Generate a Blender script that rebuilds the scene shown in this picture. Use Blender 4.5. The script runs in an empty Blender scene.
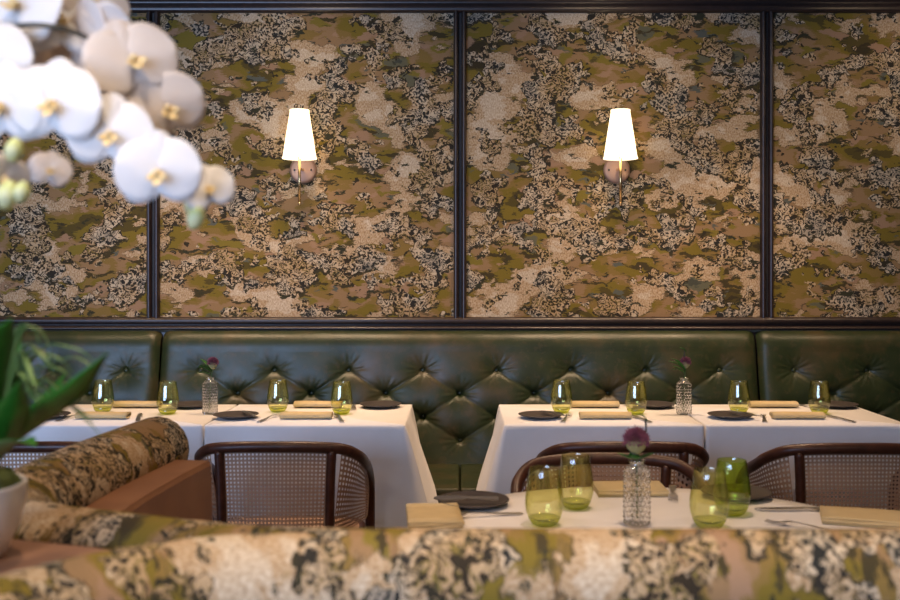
import bpy, math, random
import numpy as np
from mathutils import Vector, Matrix, Euler
random.seed(7); np.random.seed(7)
PI = math.pi
SC = bpy.context.scene
COL = SC.collection

# ------------------------------------------------------------------ camera
cam_d = bpy.data.cameras.new('camera'); cam = bpy.data.objects.new('camera', cam_d); COL.objects.link(cam)
cam.location = (0, 0, 1.35); cam.rotation_euler = (PI/2, 0, 0)
cam_d.sensor_width = 36; cam_d.lens = 40; cam_d.shift_x = -10/900; cam_d.shift_y = -30/900
cam_d.clip_start = .05
cam_d.dof.use_dof = True; cam_d.dof.focus_distance = 4.25; cam_d.dof.aperture_fstop = 3.7
SC.camera = cam
# ------------------------------------------------------------------ world, light, exposure
w = bpy.data.worlds.new('world'); SC.world = w; w.use_nodes = True
w.node_tree.nodes['Background'].inputs[0].default_value = (.55, .65, .85, 1)
w.node_tree.nodes['Background'].inputs[1].default_value = .25
SC.view_settings.view_transform = 'Standard'; SC.view_settings.look = 'None'
SC.view_settings.gamma = 1; SC.view_settings.use_curve_mapping = False
SC.view_settings.exposure = 0.03
SC.cycles.transparent_max_bounces = 32; SC.cycles.max_bounces = 8
SC.cycles.sample_clamp_indirect = 4.0

def light(name, kind, loc, energy, color, rot=(0, 0, 0), **kw):
    d = bpy.data.lights.new(name, kind); d.energy = energy; d.color = color
    for k, v in kw.items(): setattr(d, k, v)
    o = bpy.data.objects.new(name, d); COL.objects.link(o); o.location = loc; o.rotation_euler = rot
    return o
# daylight in the tall windows of the wall behind the camera (windows themselves are built further down)
WINDOWS = [(-4.2, 1.2), (-2.85, 1.2), (-1.5, 1.2)]     # centre x, width
WIN_Y, WIN_Z0, WIN_Z1 = -2.45, .55, 2.55
for i, (wx, ww) in enumerate(WINDOWS):
    e = [135, 135, 110][i]
    light('window_daylight', 'AREA', (wx, WIN_Y+.03, (WIN_Z0+WIN_Z1)/2), e, (.42, .60, 1.0), (PI/2, 0, 0),
          shape='RECTANGLE', size=ww, size_y=WIN_Z1-WIN_Z0)
# warm ceiling downlights over tables and booths, plus added fill spots
WARM = (1.0, .67, .42)
for x, y, e in [(-1.4, 4.18, 84), (-.6, 4.18, 84), (.56, 4.18, 88), (1.35, 4.18, 88), (.44, 2.2, 80), (-.75, 2.0, 50), (-.40, .50, 120), (.9, .6, 85)]:  # the spot at near left is added to brighten the orchids
    light('ceiling_downlight_or_fill', 'SPOT', (x, y, 2.72), e, WARM if y > 1 else (1.0, .80, .62), (0, 0, 0), spot_size=math.radians(85), spot_blend=.7, shadow_soft_size=.06)
for x, y, e in [(-1.0, -.7, 45), (.7, -.7, 50), (2.2, -.7, 45)]:  # added fill spots behind the camera, for petals and cloth fronts
    light('ceiling_downlight_or_fill', 'SPOT', (x, y, 2.72), e, (1.0, .76, .54), (math.radians(25), 0, 0), spot_size=math.radians(120), spot_blend=.8, shadow_soft_size=.08)
# wall washers that graze the fabric panels
for x in (-2.2, -.74, .74, 2.2):
    light('ceiling_wall_washer', 'SPOT', (x, 3.7, 2.72), 36, (1.0, .72, .44), (math.radians(48), 0, 0), spot_size=math.radians(95), spot_blend=.9, shadow_soft_size=.08)

# ------------------------------------------------------------------ materials
class N:
    """tiny node-graph helper"""
    def __init__(s, name):
        s.m = bpy.data.materials.new(name); s.m.use_nodes = True
        s.t = s.m.node_tree; s.t.nodes.clear()
        s.out = s.t.nodes.new('ShaderNodeOutputMaterial')
    def n(s, typ, ins=None, **kw):
        nd = s.t.nodes.new('ShaderNode'+typ)
        for k, v in kw.items(): setattr(nd, k, v)
        for k, v in (ins or {}).items():
            if isinstance(v, bpy.types.NodeSocket): s.t.links.new(v, nd.inputs[k])
            else:
                if isinstance(v, tuple) and len(v) == 3 and nd.inputs[k].type == 'RGBA': v = (*v, 1)
                nd.inputs[k].default_value = v
        return nd
    def math(s, op, a, b=None, c=None, clamp=False):
        ins = {0: a}
        if b is not None: ins[1] = b
        if c is not None: ins[2] = c
        return s.n('Math', ins, operation=op, use_clamp=clamp).outputs[0]
    def noise(s, vec, scale, detail=2, rough=.5, dist=0):
        return s.n('TexNoise', {'Vector': vec, 'Scale': scale, 'Detail': detail, 'Roughness': rough, 'Distortion': dist}).outputs[0]
    def ramp(s, fac, stops, interp='CONSTANT'):
        nd = s.n('ValToRGB', {0: fac}); cr = nd.color_ramp; cr.interpolation = interp
        while len(cr.elements) < len(stops): cr.elements.new(.5)
        for e, (p, c) in zip(cr.elements, stops): e.position = p; e.color = (*c, 1)
        return nd.outputs[0]
    def mix(s, fac, a, b):
        nd = s.n('Mix', data_type='RGBA')
        for sock, v in ((nd.inputs[0], fac), (nd.inputs[6], a), (nd.inputs[7], b)):
            if isinstance(v, bpy.types.NodeSocket): s.t.links.new(v, sock)
            else: sock.default_value = (*v, 1) if isinstance(v, tuple) else v
        return nd.outputs[2]
    def scaled(s, vec, sc, loc=(0, 0, 0)):
        return s.n('Mapping', {'Vector': vec, 'Scale': sc, 'Location': loc}).outputs[0]
    def coord(s, which='Object'): return s.n('TexCoord').outputs[which]
    def bump(s, h, strength=.3, dist=.01):
        return s.n('Bump', {'Height': h, 'Strength': strength, 'Distance': dist}).outputs[0]
    def pbr(s, **ins):
        b = s.n('BsdfPrincipled', {k.replace('_', ' '): v for k, v in ins.items()})
        s.t.links.new(b.outputs[0], s.out.inputs[0]); return s.m
    def end(s, sh):
        s.t.links.new(sh, s.out.inputs[0]); return s.m

def plain(name, col, rough=.5, metal=0., var=.15, scale=20, bump=0., **kw):
    g = N(name); v = g.noise(g.coord(), scale, 4)
    c = g.mix(g.math('MULTIPLY', v, 1), tuple(x*(1-var) for x in col), tuple(min(1, x*(1+var)) for x in col))
    ins = dict(Base_Color=c, Roughness=rough, Metallic=metal, **kw)
    if bump: ins['Normal'] = g.bump(g.noise(g.coord(), scale*6, 3), bump, .002)
    return g.pbr(**ins)

def tapestry():
    g = N('tapestry_fabric')
    uv = g.coord('UV')
    def add(a, b): return g.n('VectorMath', {0: a, 1: b}, operation='ADD').outputs[0]
    def wob(scale, amp, detail=3.):
        w_ = g.n('TexNoise', {'Vector': uv, 'Scale': scale, 'Detail': detail, 'Roughness': .6}).outputs[1]
        w_ = g.n('VectorMath', {0: w_, 1: (.5, .5, .5)}, operation='SUBTRACT').outputs[0]
        return g.n('VectorMath', {0: w_, 1: (*amp, 0)}, operation='MULTIPLY').outputs[0]
    def gt(a, b): return g.math('GREATER_THAN', a, b)
    # ragged thread edges: horizontal comb jitter + small warp
    comb = g.noise(g.scaled(uv, (14, 210, 1)), 1, 2, .7)
    jit = g.n('CombineXYZ', {0: g.math('MULTIPLY', g.math('SUBTRACT', comb, .5), .075)}).outputs[0]
    p0 = add(uv, wob(15., (.085, .06), 4.)); p = add(p0, jit)
    # ground patches
    n1 = g.noise(g.scaled(p, (3.1, 5.8, 1)), 1, 2.5, .55)
    ground = g.ramp(n1, [(0, (.040, .030, .014)), (.33, (.075, .056, .016)), (.39, (.155, .112, .018)), (.465, (.185, .120, .034)),
                         (.515, (.235, .145, .070)), (.585, (.165, .125, .022)), (.64, (.105, .100, .060)), (.70, (.055, .058, .042))])
    n1b = g.noise(g.scaled(p, (7, 24, 1), (3, 7, 0)), 1, 2.5, .55)
    ground = g.mix(gt(n1b, .60), ground, (.050, .038, .016))
    n1c = g.noise(g.scaled(p, (7, 12, 1), (13, 2, 0)), 1, 2, .5)
    ground = g.mix(gt(n1c, .62), ground, (.27, .165, .095))
    ground = g.mix(g.math('LESS_THAN', n1c, .33), ground, (.085, .090, .072))
    # pale sand-coloured cloud areas, with thread-like texture
    n2 = g.noise(g.scaled(p, (3.3, 4.4, 1), (5.3, 1.7, 0)), 1, 3, .6)
    strand = g.noise(g.scaled(add(uv, wob(60., (.012, .012))), (190, 95, 1)), 1, 2, .6)
    cream = g.ramp(strand, [(.25, (.15, .092, .045)), (.42, (.31, .205, .108)), (.52, (.39, .275, .158)), (.66, (.48, .375, .25))], 'LINEAR')
    col = g.mix(gt(n2, .530), ground, cream)
    pale = g.ramp(strand, [(.3, (.28, .205, .125)), (.5, (.45, .355, .24)), (.7, (.57, .48, .36))], 'LINEAR')
    col = g.mix(gt(n2, .605), col, pale)
    rim = g.math('MULTIPLY', gt(n2, .520), g.math('LESS_THAN', n2, .530))
    col = g.mix(g.math('MULTIPLY', rim, .75), col, (.045, .036, .018))
    # foliage clumps: fine curly pale leaves with dark gaps (contour bands of a warped noise)
    clump_n = g.noise(g.scaled(p0, (4.5, 5.5, 1), (.9, 4.4, 0)), 1, 3, .6)
    q = add(uv, wob(34., (.034, .034), 2.))
    l0 = g.noise(g.scaled(q, (23, 27, 1)), 1, 1.6, .55)
    tone = g.noise(uv, 7, 2)
    lightc = g.ramp(tone, [(.35, (.34, .23, .12)), (.47, (.40, .29, .17)), (.56, (.47, .38, .26)), (.66, (.31, .255, .185))], 'LINEAR')
    midc = g.ramp(tone, [(.38, (.15, .115, .03)), (.5, (.20, .135, .07)), (.62, (.15, .135, .10))], 'LINEAR')
    darkc = g.ramp(tone, [(.4, (.030, .022, .013)), (.6, (.020, .021, .019))], 'LINEAR')
    def band(lo, hi): return g.math('MULTIPLY', gt(l0, lo), g.math('LESS_THAN', l0, hi))
    islight = g.math('ADD', g.math('ADD', band(.345, .405), band(.475, .535)), g.math('ADD', band(.595, .645), band(.70, .9)), clamp=True)
    isdark = g.math('ADD', g.math('ADD', band(.0, .345), band(.435, .475)), g.math('ADD', band(.560, .595), band(.66, .70)), clamp=True)
    fol = g.mix(isdark, midc, darkc); fol = g.mix(islight, fol, lightc)
    fol = g.mix(g.math('MULTIPLY', gt(g.noise(add(uv, wob(40., (.02, .02), 2.)), 24, 2), .575), g.math('LESS_THAN', l0, .52)), fol, darkc)
    clump_s = g.noise(g.scaled(g.n('VectorMath', {0: p0, 1: (-.006, .013, 0)}, operation='ADD').outputs[0], (4.5, 5.5, 1), (.9, 4.4, 0)), 1, 3, .6)
    col = g.mix(g.math('MULTIPLY', gt(clump_s, .54), gt(g.noise(uv, 60, 2), .44)), col, (.040, .034, .018))
    col = g.mix(gt(clump_n, .535), col, fol)
    col = g.mix(g.math('MULTIPLY', g.math('MULTIPLY', gt(clump_n, .520), g.math('LESS_THAN', clump_n, .536)), gt(l0, .47)), col, (.03, .025, .015))
    # second, denser and darker leaf clumps
    clump2 = g.noise(g.scaled(p0, (5.6, 6.2, 1), (8.1, 2.9, 0)), 1, 3, .62)
    l2 = g.noise(g.scaled(add(uv, wob(50., (.02, .02), 2.)), (85, 85, 1), (1, 3, 0)), 1, 1.5, .5)
    fol2 = g.mix(gt(l2, .47), darkc, midc); fol2 = g.mix(gt(l2, .525), fol2, lightc)
    col = g.mix(gt(clump2, .60), col, fol2)
    # small dark accents
    n5 = g.noise(g.scaled(p, (15, 22, 1), (2, 9, 0)), 1, 2, .55)
    col = g.mix(gt(n5, .655), col, (.032, .032, .018))
    # woven ribs
    thr = g.noise(g.scaled(uv, (320, 800, 1)), 1, 1)
    shade = g.math('MULTIPLY_ADD', thr, .7, .62)
    col = g.n('VectorMath', {0: col, 1: g.n('CombineXYZ', {0: shade, 1: shade, 2: shade}).outputs[0]}, operation='MULTIPLY').outputs[0]
    hgt = g.math('ADD', g.math('MULTIPLY', thr, .7), g.math('MULTIPLY', g.math('MULTIPLY', islight, gt(clump_n, .535)), .8))
    return g.pbr(Base_Color=col, Roughness=.9, Specular_IOR_Level=.15, Normal=g.bump(hgt, .35, .0015))

def leather_green():
    g = N('green_leather'); c = g.coord()
    a = g.noise(c, 5, 5, .6); b = g.noise(c, 30, 4, .65)
    col = g.ramp(a, [(.3, (.012, .021, .008)), (.5, (.022, .031, .010)), (.68, (.052, .040, .015))], 'LINEAR')
    col = g.mix(g.math('MULTIPLY', g.math('GREATER_THAN', b, .58), .25), col, (.075, .052, .024))
    vr = g.n('TexVoronoi', {'Vector': c, 'Scale': 260.}).outputs[0]
    h = g.math('ADD', g.math('MULTIPLY', vr, .5), b)
    return g.pbr(Base_Color=col, Roughness=g.math('MULTIPLY_ADD', b, .2, .27), Specular_IOR_Level=.38, Normal=g.bump(h, .12, .002))

def leather_tan():
    g = N('tan_leather'); c = g.coord(); a = g.noise(c, 8, 4)
    col = g.ramp(a, [(.3, (.17, .075, .035)), (.7, (.25, .12, .06))], 'LINEAR')
    return g.pbr(Base_Color=col, Roughness=.5, Normal=g.bump(g.noise(c, 140, 3), .1, .002))

def dark_wood(name, c0, c1, rough, spec=.5):
    g = N(name); c = g.coord()
    a = g.noise(g.scaled(c, (9, 9, 9)), 3, 6, .6, 1.0)
    col = g.ramp(a, [(.3, c0), (.7, c1)], 'LINEAR')
    return g.pbr(Base_Color=col, Roughness=rough, Specular_IOR_Level=spec, Normal=g.bump(a, .06, .002))

def cloth_white():
    g = N('white_linen'); c = g.coord()
    th = g.noise(g.scaled(c, (500, 500, 500)), 1, 1)
    big = g.noise(c, 6, 3)
    col = g.ramp(big, [(.3, (.74, .72, .70)), (.7, (.80, .78, .76))], 'LINEAR')
    return g.pbr(Base_Color=col, Roughness=.85, Specular_IOR_Level=.2, Normal=g.bump(g.math('ADD', g.math('MULTIPLY', th, .15), g.math('MULTIPLY', big, 1.)), .25, .004))

def thin_glass(name, col, rough=.02, extra=0., edge=None):
    g = N(name)
    fc = g.n('LayerWeight', {'Blend': .5}).outputs[1]
    c = g.mix(g.math('POWER', fc, 3.), col, edge or col)
    tint = g.n('BsdfTransparent', {'Color': c}).outputs[0]
    gl = g.n('BsdfGlossy', {'Color': (1, 1, 1, 1), 'Roughness': rough}).outputs[0]
    f = g.math('ADD', g.math('MULTIPLY_ADD', g.math('POWER', fc, 5.), .55, .085), extra, clamp=True)
    return g.end(g.n('MixShader', {0: f, 1: tint, 2: gl}).outputs[0])

M = {}
M['tapestry'] = tapestry()
M['green'] = leather_green()
M['tan'] = leather_tan()
M['trim'] = dark_wood('dark_trim_wood', (.016, .011, .010), (.034, .020, .017), .33)
M['groove'] = dark_wood('black_groove', (.004, .003, .003), (.008, .006, .006), .6)
M['bent'] = dark_wood('bentwood', (.028, .009, .005), (.070, .024, .013), .36, .32)
M['cane'] = plain('cane', (.30, .175, .105), .6, var=.25, scale=60)
M['linen'] = cloth_white()
M['napkin'] = plain('straw_napkin', (.56, .43, .22), .85, var=.12, scale=40, bump=.2)
M['plate'] = plain('charcoal_stoneware', (.055, .045, .042), .38, var=.2, scale=40)
M['steel'] = plain('steel', (.62, .60, .57), .28, 1., .05)
M['brass'] = plain('brass', (.72, .50, .24), .25, 1., .08)
M['copper'] = plain('rose_plate', (.36, .22, .15), .5, .3, .1)
M['glass'] = thin_glass('olive_glass', (.965, .965, .76), .015, 0., (.62, .64, .24))
M['glass2'] = thin_glass('green_glass', (.85, .93, .50), .015, 0., (.45, .56, .10))
M['gbase'] = thin_glass('olive_glass_base', (.76, .80, .26), .03, 0., (.45, .52, .05))
g = N('cut_crystal')
_gl = g.n('BsdfGlass', {'Color': (1, 1, 1, 1), 'Roughness': .06, 'IOR': 1.38}).outputs[0]
_tr = g.n('BsdfTransparent', {'Color': (.95, .95, .95, 1)}).outputs[0]
M['cut'] = g.end(g.n('MixShader', {0: .42, 1: _gl, 2: _tr}).outputs[0])
M['crystal'] = thin_glass('crystal', (.90, .92, .92), .08, .10)
M['water'] = thin_glass('water', (.86, .9, .88), .02)
M['floor'] = dark_wood('floor_boards', (.045, .026, .014), (.095, .055, .03), .4)
M['ceil'] = plain('ceiling_paint', (.45, .40, .34), .9)
M['paint'] = plain('wall_paint', (.22, .19, .14), .9)
M['frame'] = plain('window_frame_paint', (.5, .5, .48), .5)
M['pot'] = plain('white_ceramic', (.72, .69, .66), .35, var=.05)
M['moss'] = plain('moss', (.06, .085, .015), .95, var=.6, scale=60, bump=.8)
M['stem'] = plain('plant_stem', (.05, .045, .03), .5, var=.3)
M['stemg'] = plain('green_stem', (.07, .11, .03), .5, var=.3)
M['thistle'] = plain('thistle_head', (.19, .052, .078), .8, var=.7, scale=90)
M['thistle_base'] = plain('thistle_calyx', (.26, .25, .11), .8, var=.4, scale=90)
M['ledge'] = plain('ledge_leather', (.25, .13, .075), .45, var=.1)
M['black'] = plain('black_metal', (.012, .012, .012), .4)
def leafmat(name, a, b, rough=.35, trans=.25):
    g = N(name); c = g.noise(g.coord(), 30, 3)
    col = g.ramp(c, [(.3, a), (.7, b)], 'LINEAR')
    d = g.n('BsdfPrincipled', {'Base Color': col, 'Roughness': rough}).outputs[0]
    t = g.n('BsdfTranslucent', {'Color': col}).outputs[0]
    return g.end(g.n('MixShader', {0: trans, 1: d, 2: t}).outputs[0])
M['leaf'] = leafmat('leaf', (.016, .10, .010), (.04, .20, .02))
M['blade'] = leafmat('grass_blade', (.10, .20, .05), (.20, .30, .10))
M['petal'] = leafmat('orchid_petal', (.86, .82, .77), (.90, .87, .83), .6, .4)
M['petal_backlit'] = leafmat('orchid_petal_backlit', (.86, .77, .68), (.90, .83, .75), .6, .5)  # warm backlight on the white petals, painted into their colour
M['lip'] = leafmat('orchid_lip', (.80, .55, .16), (.88, .72, .40), .5)
M['bud'] = leafmat('orchid_bud', (.55, .62, .16), (.75, .72, .42), .5)
def shade_mat():
    g = N('lamp_shade_fabric')
    d = g.n('BsdfDiffuse', {'Color': (.85, .78, .66, 1)}).outputs[0]
    t = g.n('BsdfTranslucent', {'Color': (.95, .86, .70, 1)}).outputs[0]
    e = g.n('Emission', {'Color': (1, .88, .70, 1), 'Strength': .9}).outputs[0]
    a = g.n('MixShader', {0: .6, 1: d, 2: t}).outputs[0]
    return g.end(g.n('AddShader', {0: a, 1: e}).outputs[0])
M['shade'] = shade_mat()
g = N('lit_bulb'); M['bulb'] = g.end(g.n('Emission', {'Color': (1, .8, .5, 1), 'Strength': 30}).outputs[0])

# ------------------------------------------------------------------ mesh helpers
def mk(name, verts, faces, mat, parent=None, smooth=True, uvs=None, loc=None, rot=None, kind=None, label=None):
    me = bpy.data.meshes.new(name)
    me.from_pydata([tuple(map(float, v)) for v in verts], [], faces)
    if smooth: me.polygons.foreach_set('use_smooth', [True]*len(me.polygons))
    if uvs is not None:
        lay = me.uv_layers.new(name='UVMap')
        vi = np.empty(len(me.loops), dtype=np.int32); me.loops.foreach_get('vertex_index', vi)
        lay.data.foreach_set('uv', np.asarray(uvs, dtype=np.float32)[vi].ravel())
    me.materials.append(M[mat] if isinstance(mat, str) else mat); me.update()
    o = bpy.data.objects.new(name, me); COL.objects.link(o)
    if parent: o.parent = parent
    if loc: o.location = loc
    if rot: o.rotation_euler = rot
    if kind: o['kind'] = kind
    if label: o['label'] = label
    return o
def thing(name, label, cat, loc=(0, 0, 0), rz=0, group=None):
    o = bpy.data.objects.new(name, None); COL.objects.link(o); o.location = loc; o.rotation_euler = (0, 0, rz)
    o.empty_display_size = .05
    return tag(o, label, cat, group)
def tag(o, label, cat, group=None):
    o['label'] = label; o['category'] = cat
    if group: o['group'] = group
    return o
def copy_tree(o, parent=None):
    c = o.copy(); COL.objects.link(c); c.parent = parent
    for ch in list(o.children): copy_tree(ch, c)
    return c
def box(x0, x1, y0, y1, z0, z1, b=0.):
    """box, optionally with chamfered edges"""
    if b <= 0:
        v = [(x, y, z) for x in (x0, x1) for y in (y0, y1) for z in (z0, z1)]
        f = [(0, 1, 3, 2), (4, 6, 7, 5), (0, 4, 5, 1), (2, 3, 7, 6), (0, 2, 6, 4), (1, 5, 7, 3)]
        return v, f
    import bmesh
    bm = bmesh.new(); vv, ff = box(x0, x1, y0, y1, z0, z1)
    bv = [bm.verts.new(p) for p in vv]
    for q in ff: bm.faces.new([bv[i] for i in q])
    bmesh.ops.bevel(bm, geom=list(bm.edges), offset=b, segments=3, affect='EDGES', profile=.5)
    bm.verts.ensure_lookup_table(); bm.verts.index_update()
    v = [tuple(p.co) for p in bm.verts]; f = [tuple(q.index for q in fc.verts) for fc in bm.faces]
    bm.free(); return v, f
def cat(*parts):
    V, F = [], []
    for v, f in parts:
        k = len(V); V += list(v); F += [tuple(i+k for i in q) for q in f]
    return V, F
def move(vf, d): return [(x+d[0], y+d[1], z+d[2]) for x, y, z in vf[0]], vf[1]
def xform(vf, m): return [tuple(m @ Vector(p)) for p in vf[0]], vf[1]
def lathe(prof, n=32):
    V, F = [], []
    m = len(prof)
    for i in range(n):
        a = 2*PI*i/n; c, s = math.cos(a), math.sin(a)
        V += [(r*c, r*s, z) for r, z in prof]
    for i in range(n):
        j = (i+1) % n
        for k in range(m-1): F.append((i*m+k, j*m+k, j*m+k+1, i*m+k+1))
    return V, F
def spline(pts, n=8):
    P = [Vector(p) for p in pts]; out = []
    for i in range(len(P)-1):
        p0 = P[max(i-1, 0)]; p1 = P[i]; p2 = P[i+1]; p3 = P[min(i+2, len(P)-1)]
        for k in range(n):
            t = k/n
            out.append(.5*((2*p1)+(p2-p0)*t+(2*p0-5*p1+4*p2-p3)*t*t+(3*p1-p0-3*p2+p3)*t**3))
    out.append(P[-1]); return out
def tube(path, r, n=10, caps=True):
    P = [Vector(p) for p in path]; m = len(P)
    rad = r if callable(r) else (lambda t: r)
    V, F = [], []
    t0 = (P[1]-P[0]).normalized()
    up = Vector((0, 0, 1)) if abs(t0.z) < .9 else Vector((0, 1, 0))
    nrm = (up - t0*up.dot(t0)).normalized()
    for i in range(m):
        t = (P[min(i+1, m-1)]-P[max(i-1, 0)]).normalized()
        nrm = (nrm - t*nrm.dot(t)).normalized(); b = t.cross(nrm)
        rr = rad(i/(m-1))
        for k in range(n):
            a = 2*PI*k/n; V.append(tuple(P[i]+nrm*(rr*math.cos(a))+b*(rr*math.sin(a))))
    for i in range(m-1):
        for k in range(n):
            k2 = (k+1) % n; F.append((i*n+k, i*n+k2, (i+1)*n+k2, (i+1)*n+k))
    if caps: F.append(tuple(range(n-1, -1, -1))); F.append(tuple((m-1)*n+k for k in range(n)))
    return V, F
def sheet(fn, nu, nv, closed_u=False):
    """grid mesh from fn(i/nu, j/nv)"""
    V = [fn(i/nu, j/nv) for i in range(nu+(0 if closed_u else 1)) for j in range(nv+1)]
    F = []
    for i in range(nu):
        i2 = (i+1) % nu if closed_u else i+1
        for j in range(nv): F.append((i*(nv+1)+j, i2*(nv+1)+j, i2*(nv+1)+j+1, i*(nv+1)+j+1))
    return V, F
def struct(name, vf, mat, smooth=False, **kw):
    o = mk(name, vf[0], vf[1], mat, None, smooth, **kw); o['kind'] = 'structure'; return o

# ------------------------------------------------------------------ room shell
WY = 4.85     # face of the fabric panels
struct('floor', box(-5, 5, -2.6, 5.1, -.1, 0), 'floor')
struct('ceiling', box(-5, 5, -2.6, 5.1, 2.78, 2.88), 'ceil')
struct('wall_left', box(-5.1, -5, -2.6, 5.1, 0, 2.8), 'paint')
struct('wall_right', box(5, 5.1, -2.6, 5.1, 0, 2.8), 'paint')
far = struct('wall_far', box(-5, 5, WY+.03, 5.1, 0, 2.8), 'paint')
# wall behind the camera with tall windows
wb = []
xs = sorted([(-5, None)]+[(x-wd/2, x+wd/2) for x, wd in WINDOWS], key=lambda q: q[0])
cur = -5
for x, wd in sorted(WINDOWS):
    wb.append(box(cur, x-wd/2, -2.6, -2.5, 0, 2.8)); cur = x+wd/2
    wb.append(box(x-wd/2, x+wd/2, -2.6, -2.5, 0, WIN_Z0)); wb.append(box(x-wd/2, x+wd/2, -2.6, -2.5, WIN_Z1, 2.8))
wb.append(box(cur, 5, -2.6, -2.5, 0, 2.8))
struct('wall_near', cat(*wb), 'paint')
for i, (x, wd) in enumerate(WINDOWS):
    a, b = x-wd/2, x+wd/2
    fr = [box(a-.05, a+.03, -2.5, -2.4, WIN_Z0-.05, WIN_Z1+.05), box(b-.03, b+.05, -2.5, -2.4, WIN_Z0-.05, WIN_Z1+.05),
          box(a, b, -2.5, -2.4, WIN_Z0-.05, WIN_Z0+.03), box(a, b, -2.5, -2.4, WIN_Z1-.03, WIN_Z1+.05),
          box(x-.02, x+.02, -2.45, -2.39, WIN_Z0, WIN_Z1), box(a, b, -2.45, -2.39, 1.75, 1.79)]
    struct('window_%d' % (i+1), cat(*fr), 'frame')

# fabric panels, stiles and rails of the far wall
STX = [-4.455, -2.97, -1.485, 0, 1.485, 2.97, 4.455]
PZ0, PZ1 = 1.118, 2.60
for a, b in zip(STX[:-1], STX[1:]):
    x0, x1 = a+.030, b-.030
    V, F = box(x0, x1, WY, WY+.03, PZ0, PZ1)
    off = {-1.485: .37, 0: 1.55, 1.485: 3.1, -2.97: 5.2}.get(a, a*3)
    mk('fabric_panel', V, F, 'tapestry', far, False, uvs=[(x-x0+off*1.7, z+off*.31) for x, y, z in V])
def bar_section(x0, x1, y_front, depth):   # softly rounded upright moulding
    pr = [(0, 0), (0, .6), (.12, .9), (.35, 1), (.65, 1), (.88, .9), (1, .6), (1, 0)]
    return [(x0+(x1-x0)*u, y_front+depth*(1-v)) for u, v in pr]
for s in STX:
    for q, (a, b) in enumerate(((-.031, -.007), (.007, .031))):
        sec = bar_section(s+a, s+b, WY-.028, .05)
        V = [(x, y, z) for z in (PZ0-.01, PZ1+.01) for x, y in sec]; n = len(sec)
        F = [(k, k+1, n+k+1, n+k) for k in range(n-1)]
        mk('stile', V, F, 'trim', far, True)
    V, F = box(s-.008, s+.008, WY-.004, WY+.03, PZ0, PZ1); mk('stile_groove', V, F, 'groove', far, False)
def rail(name, sec, mat='trim'):
    V = [(x, y, z) for x in (-5, 5) for y, z in sec]; n = len(sec)
    F = [(k, k+1, n+k+1, n+k) for k in range(n-1)]
    mk(name, V, F, mat, far, True)
rail('lower_rail', [(WY+.03, 1.122), (WY-.02, 1.122), (WY-.034, 1.114), (WY-.034, 1.095), (WY-.025, 1.090), (WY-.015, 1.086), (WY-.02, 1.080), (WY-.05, 1.076), (WY-.055, 1.066), (WY+.03, 1.058)])
rail('upper_rail', [(WY+.03, 2.595), (WY-.03, 2.597), (WY-.034, 2.603), (WY-.034, 2.632), (WY-.02, 2.640), (WY-.06, 2.652), (WY-.075, 2.662), (WY-.08, 2.70), (WY+.03, 2.70)])
V, F = box(-5, 5, WY-.05, WY+.03, 2.70, 2.78); mk('cornice', V, F, 'trim', far, False)

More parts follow.
